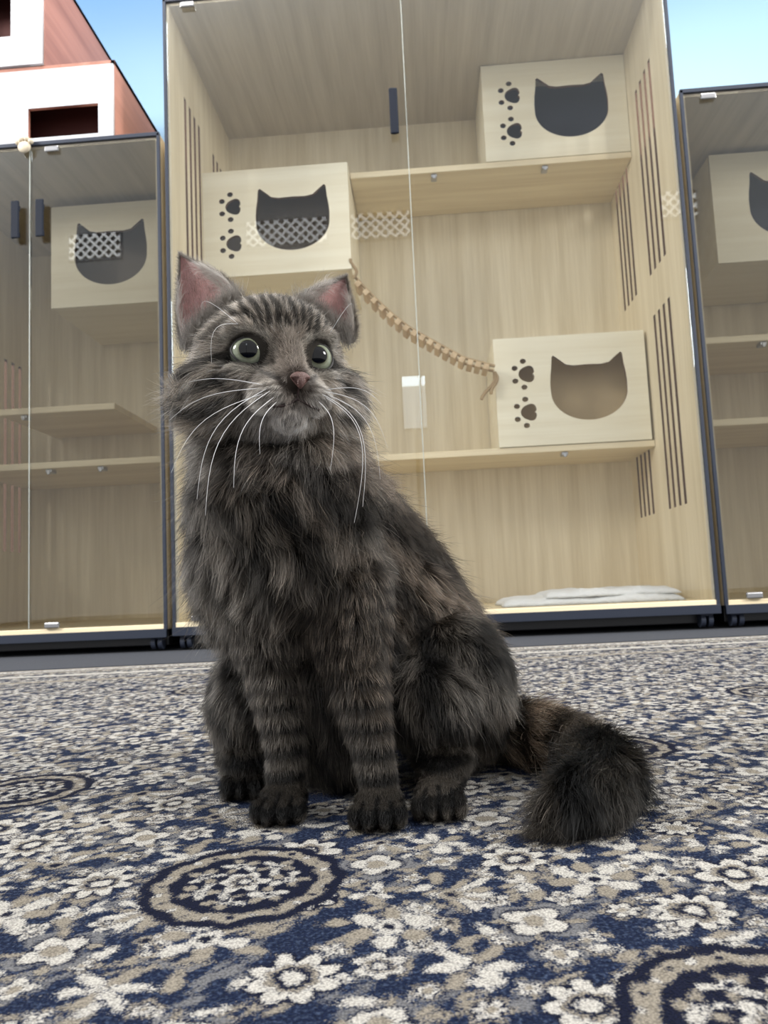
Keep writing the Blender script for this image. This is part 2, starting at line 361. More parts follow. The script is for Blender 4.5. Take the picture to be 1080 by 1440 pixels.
def rosette(u,v,s,kind,rot,n=6):
    if kind==0:     # lacy bloom with a beige heart
        flower(u,v,s*1.2,n,[(1.0,3,.5),(.92,0,.9),(.56,1,.4),(.42,3,.3),(.22,0,0)],rot)
    elif kind==1:
        flower(u,v,s*1.15,n,[(1,1,.8),(.78,3,.3),(.66,0,1.2),(.28,1,0)],rot,.85)
    elif kind==2:
        for i in range(n):
            a=rot+i*2*math.pi/n; leaf(u+s*.74*math.cos(a),v+s*.74*math.sin(a),s*.36,s*.25,a,0 if i%2 else 1)
        flower(u,v,s*.40,5,[(1,0,.5),(.45,3,0)],rot)
    elif kind==3:
        for i,a in enumerate((0,.9,-.9,2.2,-2.2,3.14)):
            a+=rot; leaf(u+s*.62*math.cos(a),v+s*.62*math.sin(a),s*.50,s*.20,a,(0,1,0)[i%3])
    elif kind==4:
        flower(u,v,s*1.2,4,[(1,2,1),(.76,3,.6),(.66,0,1),(.28,1,0)],rot)
        for i in range(4):
            a=rot+math.pi/4+i*math.pi/2; leaf(u+s*.98*math.cos(a),v+s*.98*math.sin(a),s*.22,s*.12,a,1)
    elif kind==5:
        for i in range(-3,4):
            a=rot+math.pi/2+i*.42; leaf(u+s*.66*math.cos(a),v+s*.66*math.sin(a),s*.52,s*.15,a,0 if i%2==0 else 1)
        flower(u,v-s*.1,s*.40,5,[(1,1,.4),(.5,3,0)],rot)
def medallion(u,v,s):
    flower(u,v,s,12,[(1.20,3,.2),(1.04,1,.3),(.86,3,.2)],0,1,.10)
    for i in range(24):
        a=i*2*math.pi/24; ellipse(u+s*.95*math.cos(a),v+s*.95*math.sin(a),.0022,.0018,a,0 if i%2 else 3)
    for i in range(7):
        a=i*2*math.pi/7; rosette(u+s*.52*math.cos(a),v+s*.52*math.sin(a),s*.21,2,a,5)
    rosette(u,v,s*.26,0,0,6)
def stage():
    P=.086
    for i in range(-21,19):
        for j in range(-4,26):
            u=i*P; v=j*P
            if v<.12: continue
            vine((u,v),(u+P,v+P*.5),.45*(1 if (i+j)%2 else -1),.0022,1 if (i+j)%3 else 2)
            vine((u,v+P*.5),(u+P*.5,v+P),-.45,.0020,1 if (i*j)%2 else 2)
    for _ in range(4200):
        u=rr.random()*1.7; v=.22+rr.random()*1.85; a=rr.random()*3.14; l=.004+rr.random()*.006; k=(0,1,2,0,1)[rr.integers(0,5)]
        for sgn in (1,-1): leaf(sgn*u-.04,v,l,l*(.35+.30*rr.random()),a*sgn,k)
    pat=[[0,3,5,1],[2,4,0,5],[1,5,2,0],[4,0,3,2]]
    for i in range(0,20):
        for j in range(-2,49):
            v=.2+j*P*.5; off=(j%2)*.5
            u=(i+off)*P
            kd=pat[j%4][i%4]; s=.0185+.006*rr.random(); n=(8,6,7,10)[(i+j)%4]; ju,jv=rr.normal(size=2)*.003
            k2,k3,k4=rr.integers(0,6,3)
            for sgn in ((1,-1) if u>0 else (1,)):
                rosette(sgn*(u+P*.25+jv)-.04,v+P*.26,s*.42,int(k2),0.9*j*sgn,5)
                rosette(sgn*(u+P*.75)-.04,v+P*.24+ju,s*.40,int(k3),1.9*j*sgn,5)
                rosette(sgn*(u+P*.5-ju)-.04,v+.004,s*.58,int(k4),0.4*j*sgn,6)
                rosette(sgn*(u+ju)-.04,v+jv,s,kd,sgn*(.3*i+.7*j),n)
    for (u,v) in ((-.08,.49),(.160,.312),(-.33,.75),(.26,.80),(-.60,.50),(.55,.60),(-.02,.98),(.6,1.1),(-.62,1.15),(.2,1.35),(-.3,1.45),(.9,1.4)):
        medallion(u,v,.054)
stage()
e=2.04-FV; e2=FU+1.45
eb=np.minimum(e,e2)
al=(slice(None),slice(None))
def band(a,b_,k): paint(k,al,np.minimum(eb-a,b_-eb)+wob*.5)
band(-.2,.018,3); band(.018,.03,1); 
band(.03,.085,0); band(.085,.095,3); band(.095,.11,1)
for t in np.arange(-1.4,1.5,.07):
    rosette(t,2.04-.057,.02,1,t*9); ellipse(t+.035,2.04-.057,.014,.008,.5,3)
band(.17,.20,0); band(.20,.208,3); band(.30,.325,1)
nu,nv=len(U),len(Vv)
co=np.zeros((nv,nu,3)); co[...,0]=FU; co[...,1]=FV; co[...,2]=0
idx=np.arange(nu*nv).reshape(nv,nu)
quads=np.stack([idx[:-1,:-1],idx[:-1,1:],idx[1:,1:],idx[1:,:-1]],-1).reshape(-1,4)
me=bpy.data.meshes.new("rug"); me.vertices.add(nu*nv); me.vertices.foreach_set("co",co.ravel())
me.loops.add(quads.size); me.loops.foreach_set("vertex_index",quads.ravel().astype(np.int32))
me.polygons.add(len(quads)); me.polygons.foreach_set("loop_start",np.arange(0,quads.size,4,dtype=np.int32)); me.update(calc_edges=True)
at=me.color_attributes.new("motif",'FLOAT_COLOR','POINT')
arr=np.stack([f_/CL for f_ in Fd],-1); at.data.foreach_set("color",arr.ravel().astype(np.float32))
m,nt,b=newmat("rug_pile")
av=N(nt,"ShaderNodeAttribute",attribute_name="motif"); sp=N(nt,"ShaderNodeSeparateColor"); L(nt,av.outputs["Color"],sp.inputs[0])
tc=N(nt,"ShaderNodeTexCoord")
nz=N(nt,"ShaderNodeTexNoise"); nz.inputs["Scale"].default_value=700; nz.inputs["Detail"].default_value=2; L(nt,tc.outputs["Object"],nz.inputs[0])
nf=N(nt,"ShaderNodeTexVoronoi"); nf.inputs["Scale"].default_value=800; L(nt,tc.outputs["Object"],nf.inputs[0])
def thr(src):
    a=N(nt,"ShaderNodeMath",operation='MULTIPLY_ADD'); a.inputs[1].default_value=2.4; L(nt,nz.outputs["Fac"],a.inputs[0]); L(nt,src,a.inputs[2])
    c=N(nt,"ShaderNodeMapRange"); c.inputs[1].default_value=.82; c.inputs[2].default_value=1.50; L(nt,a.outputs[0],c.inputs[0]); return c.outputs[0]
def mixc(fac,a,col):
    x=N(nt,"ShaderNodeMix",data_type='RGBA'); L(nt,fac,x.inputs[0])
    if isinstance(a,tuple): x.inputs[6].default_value=(*a,1)
    else: L(nt,a,x.inputs[6])
    if isinstance(col,tuple): x.inputs[7].default_value=(*col,1)
    else: L(nt,col,x.inputs[7])
    return x.outputs[2]
spk=N(nt,"ShaderNodeMapRange"); spk.inputs[1].default_value=.48; spk.inputs[2].default_value=.74
nk=N(nt,"ShaderNodeTexNoise"); nk.inputs["Scale"].default_value=420; nk.inputs["Detail"].default_value=3; L(nt,tc.outputs["Object"],nk.inputs[0]); L(nt,nk.outputs["Fac"],spk.inputs[0])
ground=mixc(spk.outputs[0],(.009,.017,.050),(.07,.10,.175))
c1=mixc(thr(av.outputs["Alpha"]),ground,(.007,.010,.030))
c2=mixc(thr(sp.outputs[2]),c1,(.21,.21,.22))
c3=mixc(thr(sp.outputs[1]),c2,(.36,.32,.26))
c4=mixc(thr(sp.outputs[0]),c3,(.66,.63,.575))
mul=N(nt,"ShaderNodeMix",data_type='RGBA',blend_type='MULTIPLY'); mul.inputs[0].default_value=1
mr=N(nt,"ShaderNodeMapRange"); mr.inputs[1].default_value=0; mr.inputs[2].default_value=.8; mr.inputs[3].default_value=1.15; mr.inputs[4].default_value=.5; L(nt,nf.outputs["Distance"],mr.inputs[0])
L(nt,c4,mul.inputs[6]); L(nt,mr.outputs[0],mul.inputs[7]); L(nt,mul.outputs[2],b.inputs["Base Color"]); b.inputs["Roughness"].default_value=.95
b.inputs["Specular IOR Level"].default_value=.12
bp=N(nt,"ShaderNodeBump"); bp.inputs["Strength"].default_value=.8; bp.inputs["Distance"].default_value=.0025; bp.invert=True
L(nt,nf.outputs["Distance"],bp.inputs["Height"]); L(nt,bp.outputs[0],b.inputs["Normal"])
rug=obj("area_rug",me,m,smooth=True); rug.rotation_euler=(0,0,RA)
rug["label"]="navy blue area rug with dense cream and beige floral pattern"; rug["category"]="rug"

# ------------------------------------------------------------------ cat
ya=math.radians(27); HF=np.array([math.sin(ya),-math.cos(ya),0.]); HR=np.array([math.cos(ya),math.sin(ya),0.]); HU=np.array([0,0,1.])
HC=np.array([-.136,.655,.388])
EU=-.009; ER=.0315; NU=-.041; NR=.002
def hp(r,u,f_): return HC+HR*r+HU*u+HF*f_
PR=[]
def cap(a,b_,ra,rb,kind,ln,flow,lift=.5,cl=.6):
    PR.append(dict(a=np.array(a,float),b=np.array(b_,float),ra=ra,rb=rb,kind=kind,len=ln,flow=None if flow is None else np.array(flow,float),lift=lift,cl=cl,ell=None))
def ell(c,rad,kind,ln,flow,lift=.5,cl=.6,head=False):
    PR.append(dict(a=np.array(c,float),b=np.array(c,float),ra=min(rad),rb=min(rad),kind=kind,len=ln,flow=None if flow is None else np.array(flow,float),lift=lift,cl=cl,ell=np.array(rad,float),head=head))
H='head'
ell(hp(0,0,0),(.063,.054,.060),H,.012,None,.25,.3,True)
ell(hp(0,.016,.024),(.048,.032,.033),H,.008,None,.18,.2,True)
for s in (-1,1):
    ell(hp(s*.039,-.032,.008),(.035,.030,.036),'cheek',.033,(s*1.4*HR[0]+.0,s*1.4*HR[1]+.2,-.45),.42,.5,True)
    ell(hp(s*.0155,-.050,.063),(.0180,.0125,.0180),'pad',.0050,None,.15,.1,True)
    ell(hp(s*.031,.010,.043),(.018,.010,.013),H,.006,None,.15,.12,True)
    ell(hp(s*.034,-.027,.044),(.016,.010,.012),H,.007,None,.18,.15,True)
ell(hp(0,-.041,.048),(.032,.022,.027),'muzzle',.006,None,.15,.1,True)
cap(hp(0,.002,.050),hp(.001,-.036,.076),.0125,.0100,'bridge',.003,None,.10,.05)
ell(hp(0,-.064,.057),(.0140,.0095,.0145),'chin',.007,(0,-.2,-1),.25,.3,True)
ell(hp(0,-.052,.018),(.034,.022,.036),'jaw',.018,(0,0,-1),.35,.5,True)
cap((-.142,.702,.330),(-.134,.695,.26),.056,.073,'neck',.044,(0,-.15,-1),.42,.60)
ell((-.132,.690,.215),(.075,.067,.085),'chest',.046,(0,-.15,-1),.42,.64)
cap((-.110,.745,.254),(-.060,.785,.175),.067,.077,'back',.028,(.45,.25,-1),.28,.5)
cap((-.060,.785,.175),(-.010,.80,.095),.077,.073,'back',.028,(.35,.1,-1),.28,.5)
ell((.016,.745,.082),(.052,.065,.065),'haunch',.026,(.3,-.1,-1),.30,.5)
ell((-.090,.73,.10),(.065,.065,.075),'belly',.030,(0,0,-1),.35,.6)
cap((-.094,.680,.10),(-.090,.682,.045),.038,.032,'belly',.026,(0,-.1,-1),.3,.5)
ell((-.172,.745,.072),(.042,.06,.062),'haunch',.026,(-.3,-.1,-1),.30,.5)
LEGS=(((-.148,.675,.19),(-.140,.660,.115),(-.128,.636,.045),(-.127,.612,.016)),((-.082,.672,.18),(-.068,.652,.105),(-.053,.620,.045),(-.048,.592,.016)))
for (s,e_,w,p) in LEGS:
    cap(s,e_,.042,.0250,'leg',.018,(0,-.1,-1),.24,.45); cap(e_,w,.0250,.0150,'leg',.010,(0,-.1,-1),.16,.3); cap(w,(p[0],p[1]+.012,.020),.0150,.0140,'leg',.007,(0,-.4,-1),.16,.25)
    ell((p[0],p[1]+.004,.0135),(.0185,.024,.0125),'paw',.0050,(0,-1,-.3),.15,.2)
    for k,dx in enumerate((-.0157,-.0054,.0054,.0157)):
        ell((p[0]+dx,p[1]-.018-(.005 if k in (1,2) else 0),.0100),(.0059,.0115,.0096),'paw',.0040,(0,-1,-.4),.12,.15)
cap((.005,.735,.085),(-.004,.685,.072),.05,.038,'haunch',.022,(.1,-.2,-1),.3,.45)
cap((.004,.70,.03),(.0,.63,.018),.024,.017,'paw',.010,(0,-1,-.3),.2,.3)
ell((-.002,.612,.0140),(.0185,.023,.0130),'hindfoot',.006,(0,-1,-.3),.15,.2)
for k,dx in enumerate((-.0153,-.0052,.0052,.0153)):
    ell((-.002+dx,.594-(.004 if k in (1,2) else 0),.0100),(.0058,.011,.0096),'hindfoot',.0042,(0,-1,-.4),.12,.15)
cap((-.178,.72,.03),(-.172,.680,.018),.026,.018,'paw',.014,(0,-1,-.3),.2,.3)
for dx in (-.012,0,.012): ell((-.172+dx,.662,.011),(.0062,.011,.010),'paw',.006,(0,-1,-.4),.2,.3)
TP=[(-.0,.82,.042,.022),(.045,.79,.036,.022),(.088,.762,.031,.021),(.120,.718,.026,.019),(.136,.668,.023,.018),(.131,.618,.022,.018),(.112,.580,.021,.016),(.084,.556,.016,.009)]
for i,(p,q) in enumerate(zip(TP[:-1],TP[1:])):
    d=np.array(q[:3])-np.array(p[:3]); d/=np.linalg.norm(d); d=d+np.array([.25 if i<4 else 0,-.30,-.10]); cap(p[:3],q[:3],p[3],q[3],'tail' if i<3 else 'tailtip',.036,d,.36,.38)
bm=bmesh.new()
HM=Matrix(((HR[0],HF[0],0,0),(HR[1],HF[1],0,0),(0,0,1,0),(0,0,0,1)))
for p in PR:
    if p['ell'] is not None:
        r=p['ell']
        if p.get('head'): M=Matrix.Translation(p['a'])@HM@Matrix.Diagonal((r[0],r[2],r[1],1))
        else: M=Matrix.Translation(p['a'])@Matrix.Diagonal((r[0],r[1],r[2],1))
        bmesh.ops.create_icosphere(bm,subdivisions=4,radius=1,matrix=M)
    else:
        n=max(3,int(np.linalg.norm(p['b']-p['a'])/(.18*min(p['ra'],p['rb']))))
        for t in np.linspace(0,1,n+1):
            c=p['a']*(1-t)+p['b']*t; r=p['ra']*(1-t)+p['rb']*t
            bmesh.ops.create_icosphere(bm,subdivisions=3,radius=r,matrix=Matrix.Translation(c))
tm=mesh_of(bm,"raw"); to=bpy.data.objects.new("raw",tm); COL.objects.link(to)
md=to.modifiers.new("r",'REMESH'); md.mode='VOXEL'; md.voxel_size=.0020
ms=to.modifiers.new("s",'SMOOTH'); ms.factor=.5; ms.iterations=5
dg=bpy.context.evaluated_depsgraph_get(); body=bpy.data.meshes.new_from_object(to.evaluated_get(dg)); bpy.data.objects.remove(to)
def ear(bo,bi,tip,back,cupd=.020,bulge=.26):
    bo,bi,tip,back=[np.array(q,float) for q in (bo,bi,tip,back)]
    ns,ntt=18,16; out=[]
    for layer in (0,1):
        G=[]
        for i in range(ns+1):
            s=i/ns; row=[]
            for j in range(ntt+1):
                t=j/ntt; base=bo*(1-t)+bi*t
                p=base*(1-s)+tip*s
                mid=(bo+bi)/2*(1-s)+tip*s
                w=math.sin(math.pi*min(1,s))*bulge+.9*max(0,s-.8)
                p=p+(p-mid)*w
                cup=cupd*math.sin(math.pi*t)**.8*(1-s)**.55+.001
                p=p+back*cup+(back*.0016 if layer else 0)
                row.append(p)
            G.append(row)
        out.append(G)
    return out
ears=[ear((-.213,.655,.404),(-.155,.632,.436),(-.2150,.650,.492),(.05,.95,-.1),.010,.36),
      ear((-.064,.690,.412),(-.108,.655,.436),(-.066,.680,.473),(-.12,.9,-.1),.012,.36)]
bm=bmesh.new(); bm.from_mesh(body)
for G in ears:
    VV=[[[bm.verts.new(p) for p in row] for row in lay] for lay in G]
    ns=len(G[0])-1; ntt=len(G[0][0])-1
    for l in (0,1):
        for i in range(ns):
            for j in range(ntt):
                q=[VV[l][i][j],VV[l][i][j+1],VV[l][i+1][j+1],VV[l][i+1][j]]
                try:
                    fc=bm.faces.new(q if l else q[::-1]); fc.material_index=1+l
                except: pass
    for i in range(ns):
        for j in (0,ntt):
            fc=bm.faces.new([VV[0][i][j],VV[0][i+1][j],VV[1][i+1][j],VV[1][i][j]]); fc.material_index=2
bm.normal_update()
body=mesh_of(bm,"cat_body")

def dist_prims(P):
    D=np.zeros((len(P),len(PR)))
    for k,p in enumerate(PR):
        if p['ell'] is not None:
            d=P-p['a']
            if p.get('head'): d=np.stack([d@HR,d@HU,d@HF],-1)
            q=d/p['ell']; n=np.linalg.norm(q,axis=1)+1e-9
            D[:,k]=(n-1)*p['ell'].min()
        else:
            ab=p['b']-p['a']; t=np.clip(((P-p['a'])@ab)/(ab@ab),0,1); c=p['a']+t[:,None]*ab
            D[:,k]=np.linalg.norm(P-c,axis=1)-(p['ra']*(1-t)+p['rb']*t)
    return D
def n3(P,k,seed,n=6):
    r=np.random.default_rng(seed); out=0
    for _ in range(n):
        v=r.normal(size=3); v/=np.linalg.norm(v); out=out+np.sin(P@(v*k*(.6+.8*r.random()))+r.random()*6.28)
    return out/n**.5
KB=dict(head=.80,cheek=.60,pad=1.2,muzzle=.95,bridge=.7,chin=1.5,jaw=.22,neck=.10,chest=.14,back=.16,haunch=.080,belly=.035,leg=.14,paw=.055,hindfoot=.15,tail=.25,tailtip=.038)
def smooth01(x,a,b_): 
    t=np.clip((x-a)/(b_-a),0,1); return t*t*(3-2*t)
def lines(x,pos,w):
    out=np.zeros_like(x)
    for p_ in pos: out=np.maximum(out,1-smooth01(np.abs(x-p_),w*.45,w))
    return out
kinds=[p['kind'] for p in PR]
KBv=np.array([KB[k] for k in kinds])
def furcolor(P,W):
    br=W@KBv
    wk=lambda *ks: W[:,[i for i,k in enumerate(kinds) if k in ks]].sum(1)
    d=P-HC; r=d@HR; u=d@HU; fo=d@HF; ar=np.abs(r)
    ws=n3(P,40,5)*.6
    st=np.sin((P[:,0]*.75+P[:,2]*.55-P[:,1]*.3)*2*math.pi/.034+ws*1.8); body_s=smooth01(.5+.5*st,.25,.7)
    legs=smooth01(.5+.5*np.sin(P[:,2]*2*math.pi/.0175+n3(P,60,8)*.7),.35,.6)
    fan=ar/(1+np.clip(u-.0,0,.06)*10)+.0011*n3(P,260,41)
    fore=lines(fan,(.0,.0056,.0114,.0172,.0232),.0031)*smooth01(u+.004*n3(P,150,42),.003,.012)
    fore=np.maximum(fore,lines(ar-.35*np.clip(u,0,1)+.001*n3(P,200,44),(.0300,),.0042)*smooth01(u,.010,.018))
    # temples and crown: broken mottled bars
    side=smooth01(ar,.036,.046)*smooth01(u,-.004,.006)
    bars=lines((u*.8+ar*.6)+.002*n3(P,120,46),(.018,.030,.042,.054,.066),.0062)*side
    back=.85*smooth01(-fo,-.022,.004)*smooth01(u,.0,.02)
    q=u+.25*(ar-.03)+.0016*n3(P,120,43); cheeks=lines(q,(-.009,-.026,-.043,-.060),.0070)*smooth01(ar,.039,.047)
    dark=np.clip(np.maximum.reduce([fore,cheeks,bars*.9,back*(.6+.4*np.sin(u*420))]),0,1)
    hs=1-dark
    wh=wk('head','cheek'); wl=wk('leg','paw','hindfoot'); wf=wk('pad','muzzle','bridge','chin','jaw')
    s=np.clip(body_s*(1-wh-wl-wf)+hs*wh+legs*wl+wf*hs,0,1)
    v=br*(.06*(wh+wf)+.14*(1-wh-wf)+1.10*s)
    v=v*np.clip(1+.30*n3(P,55,11),.25,2)
    tone=np.stack([np.full(len(P),.395),np.full(len(P),.335),np.full(len(P),.272)],-1)
    brown=np.clip(wk('back','tail')*.8+wk('chest','neck','leg')*.5*np.clip(n3(P,30,31)+.3,0,1),0,1)[:,None]; tone=tone*(1-brown)+np.array([.49,.345,.235])*brown
    col=v[:,None]*tone
    for (s_,e_,w_,p_) in LEGS:
        dx=P[:,0]-p_[0]; gp=(lines(dx,(-.0106,0,.0106),.0026)*(np.abs(dx)<.03)*(P[:,1]<p_[1]-.012)*(P[:,2]<.03))[:,None]
        col=col*(1-gp*.85)
    dx=P[:,0]+.002; gp=(lines(dx,(-.0103,0,.0103),.0026)*(np.abs(dx)<.026)*(P[:,1]<.60)*(P[:,2]<.03)*(wk('hindfoot')>.5))[:,None]; col=col*(1-gp*.85)
    bs=(smooth01(-ar,-.020,-.006)*smooth01(-np.abs(u+.006),-.022,-.006)*(fo>.03))[:,None]*.75
    col=col*(1-bs)+np.array([.12,.09,.068])*bs
    for i,s_ in enumerate((-1,1)):
        de=np.hypot((r-s_*ER)/1.10,(u-EU)); m_=(fo>.02)
        liner=smooth01(-de,-.0160,-.0140)*m_*.85
        ring=smooth01(-de,-.0230,-.0180)*m_*(1-liner)*(.40+.60*smooth01(np.abs(u-EU),.004,.012))
        col=col*(1-ring[:,None]*.8)+np.array([.38,.35,.30])*ring[:,None]*.8
        col=col*(1-liner[:,None])+np.array([.012,.011,.010])*liner[:,None]
        oc=(lines(u-EU+.30*(ar-.045),(0,),.0045)*smooth01(ar,.045,.049)*(fo>-.02))[:,None]*.9
        col=col*(1-oc)+np.array([.02,.017,.014])*oc
        tl=(lines(u-EU+.012-(.031-ar)*-.9,(0,),.0035)*(ar<.022)*(ar>.010)*(fo>.03))[:,None]*.8
        col=col*(1-tl)+np.array([.02,.016,.013])*tl
    wb=(wk('bridge')*smooth01(-u,.006,.03))[:,None]; col=col*(1-wb)+np.array([.11,.075,.057])*wb
    wp=wk('pad')[:,None]; spots=lines(u+.1*ar,(-.042,-.047,-.052),.0019)[:,None]*smooth01(ar,.008,.014)[:,None]
    lightp=smooth01(ar,.006,.016)[:,None]
    col=col*(1-wp)+((np.array([.24,.19,.155])*(1-lightp)+np.array([.78,.74,.68])*lightp)*(1-.88*spots))*wp
    wc=wk('chin')[:,None]; col=col*(1-wc)+np.array([.93,.90,.86])*wc
    nr=smooth01(-np.hypot((r-NR)*.8,u-NU),-.0145,-.010)[:,None]*(fo>.05)[:,None]; col=col*(1-.75*nr)+np.array([.05,.035,.028])*.75*nr
    return np.clip(col,.003,1)
def weights(P,sig=.007):
    D=dist_prims(P); D=D-D.min(1,keepdims=True); W=np.exp(-D/sig); return W/W.sum(1,keepdims=True)
nvb=len(body.vertices); VC=np.zeros(nvb*3); body.vertices.foreach_get("co",VC); VC=VC.reshape(-1,3)
Wv=weights(VC); skin=furcolor(VC,Wv)*.38
ca=body.color_attributes.new("fur_color",'FLOAT_COLOR','POINT'); ca.data.foreach_set("color",np.concatenate([skin,np.ones((nvb,1))],1).ravel().astype(np.float32))
M_skin,nt,b=newmat("cat_undercoat"); a=N(nt,"ShaderNodeAttribute",attribute_name="fur_color"); L(nt,a.outputs["Color"],b.inputs["Base Color"]); b.inputs["Roughness"].default_value=.9; b.inputs["Specular IOR Level"].default_value=.1
M_earin=plain("ear_inside_pink",(.44,.235,.22),.6,noise=.3,nscale=120)
M_earin.node_tree.nodes["Principled BSDF"].inputs["Subsurface Weight"].default_value=.2
M_earin.node_tree.nodes["Principled BSDF"].inputs["Subsurface Radius"].default_value=(.01,.004,.003)
M_earout=plain("ear_outside",(.06,.05,.045),.9)
cat=thing("cat","fluffy dark grey brown tabby cat sitting upright on a patterned rug","cat",(-.08,.70,0))
cb=obj("cat_body",body,[M_skin,M_earin,M_earout],cat,smooth=True)

body.calc_loop_triangles()
nt_=len(body.loop_triangles); TI=np.zeros(nt_*3,dtype=np.int32); body.loop_triangles.foreach_get("vertices",TI); TI=TI.reshape(-1,3)
MI=np.zeros(len(body.polygons),dtype=np.int32); body.polygons.foreach_get("material_index",MI)
PI=np.zeros(nt_,dtype=np.int32); body.loop_triangles.foreach_get("polygon_index",PI); tmi=MI[PI]
A,B,C=VC[TI[:,0]],VC[TI[:,1]],VC[TI[:,2]]
cr_=np.cross(B-A,C-A); area=np.linalg.norm(cr_,axis=1)/2; nrm=cr_/(2*area[:,None]+1e-12)
cen=(A+B+C)/3
def sample(n,mask,dens=None):
    w=area*mask
    if dens is not None: w=w*dens
    w=w/w.sum(); t=RNG.choice(nt_,size=n,p=w); r1=np.sqrt(RNG.random(n)); r2=RNG.random(n)
    P=A[t]*(1-r1)[:,None]+B[t]*(r1*(1-r2))[:,None]+C[t]*(r1*r2)[:,None]; return P,nrm[t]
BASE=np.array(cat.location)
def norm(v): return v/(np.linalg.norm(v,axis=-1,keepdims=True)+1e-9)
NOSE=hp(0,-.036,.078)
flows=np.array([p['flow'] if p['flow'] is not None else (0,0,0) for p in PR]); rad=np.array([1. if p['flow'] is None else 0. for p in PR])
lens=np.array([p['len'] for p in PR]); lifts=np.array([p['lift'] for p in PR]); cls=np.array([p['cl'] for p in PR])
def styles(P,Nn):
    W=weights(P)
    fl=W@flows+(W@rad)[:,None]*norm(P-NOSE)
    sw=np.stack([n3(P,70,21),n3(P,70,22),n3(P,70,23)*.4],-1)*(.30*np.clip((W@lens)/.03,0,1.2))[:,None]
    fl=norm(fl)+sw
    fl=fl-(fl*Nn).sum(1,keepdims=True)*Nn; fl=norm(fl)
    ln=W@lens
    d=P-HC
    for s_ in (-1,1):
        de=np.hypot(d@HR-s_*ER,d@HU-EU)+ (d@HF<.02)*1.0
        ln=ln*(.32+.68*smooth01(de,.015,.027))
    return W,fl,ln,W@lifts,W@cls
NK=7
def strands(P,Nn,fl,ln,lift):
    ts=np.linspace(0,1,NK)[None,:,None]
    d0=norm(Nn*(lift+.35)[:,None]+fl*.7); g=np.array([0,0,-.35])
    d1=norm(Nn*(lift*.35)[:,None]+fl+g)
    return P[:,None,:]+ln[:,None,None]*(d0[:,None,:]*(ts-ts**2/2)+d1[:,None,:]*(ts**2/2)*1.15)
def make_fur(n,mask,dens,clump_n,w0):
    P,Nn=sample(n,mask,dens)
    keep=np.ones(len(P),bool); d=P-HC
    for s_ in (-1,1):
        keep&=~((np.hypot(d@HR-s_*ER,d@HU-EU)<.0134)&(d@HF>.02))
    keep&=~((np.abs(d@HR-NR)<.0090)&(np.abs(d@HU-NU)<.0062)&(d@HF>.06))
    P,Nn=P[keep],Nn[keep]; n=len(P)
    W,fl,ln,lift,cl=styles(P,Nn)
    ts=np.linspace(0,1,NK)[None,:,None]
    fl=norm(fl+RNG.normal(size=(n,3))*.22); ln=ln*(.60+.55*RNG.random(n))
    S=strands(P,Nn,fl,ln,lift+.15*RNG.normal(size=n))
    cj=1
    for cn,amt,pw,jt in ((clump_n*8,.45,1.0,.26),(clump_n,.46,1.3,.42)):
        CP,CN=sample(cn,mask,dens); CW,Cfl,Cln,Clift,Ccl=styles(CP,CN)
        jit=RNG.normal(size=(cn,3))*jt; Cfl=norm(Cfl+jit*np.clip(Cln/.03,.12,1.0)[:,None])
        Cln=Cln*(.75+.5*RNG.random(cn)); CS=strands(CP,CN,Cfl,Cln,Clift+.15*RNG.normal(size=cn))
        ph=RNG.random(cn)*6.28; ax=norm(np.cross(Cfl,CN)); CS=CS+ax[:,None,:]*np.sin(ts*6.5+ph[:,None,None])*ts*(Cln*.13)[:,None,None]
        kd=kdtree.KDTree(cn)
        for i,p in enumerate(CP): kd.insert(p,i)
        kd.balance()
        ci=np.fromiter((kd.find(p)[1] for p in P),dtype=np.int64,count=n)
        S=S+(CS[ci]-S)*(ts**pw)*(cl*amt/.6*(.5+.7*RNG.random(n)))[:,None,None]
        long_=np.clip(ln/.02,0,1); cj=cj*(1+(.9*RNG.random(cn)-.45)[ci]*(.15+.85*long_))
    fly=RNG.random(n)<.08; S[fly]=S[fly]+(ts**1.5)*(Nn[fly]*.3+RNG.normal(size=(fly.sum(),3))*.18)[:,None,:]*ln[fly][:,None,None]
    S[...,2]=np.maximum(S[...,2],.0012)
    col=furcolor(P,W)
    cj=cj*(.5+1.0*RNG.random(n))
    col=col*cj[:,None]
    tt=np.linspace(0,1,NK); profL=np.interp(tt,[0,.4,.75,1],[.14,.40,1.5,2.4]); profS=np.interp(tt,[0,1],[.7,1.15])
    lw=np.clip((ln-.008)/.015,0,1)[:,None]; prof=profL[None]*lw+profS[None]*(1-lw)
    C_=np.clip(col[:,None,:]*prof[:,:,None],0.0025,.95)
    bright=(RNG.random(n)<.08)&(ln>.007); C_[bright]=np.clip(C_[bright]*3.2,0,.7)
    rad_=np.interp(tt,[0,.6,1],[1,.8,.15])[None,:]*w0*(.55+.45*np.clip(ln/.02,0,1.3))[:,None]
    return S,C_,rad_
def curves_obj(name,S,C_,rad_,mat,parent):
    n,k,_=S.shape; cu=bpy.data.hair_curves.new(name); cu.add_curves([k]*n)
    cu.attributes['position'].data.foreach_set('vector',(S-BASE).reshape(-1).astype(np.float32))
    ra=cu.attributes.get('radius') or cu.attributes.new('radius','FLOAT','POINT'); ra.data.foreach_set('value',rad_.ravel().astype(np.float32))
    c=cu.attributes.new('fur_color','FLOAT_COLOR','POINT'); c.data.foreach_set('color',np.concatenate([C_,np.ones((n,k,1))],-1).ravel().astype(np.float32))
    cu.materials.append(mat); o=bpy.data.objects.new(name,cu); o.parent=parent; COL.objects.link(o); return o
M_fur=bpy.data.materials.new("fur"); M_fur.use_nodes=True; nt=M_fur.node_tree; nt.nodes.clear()
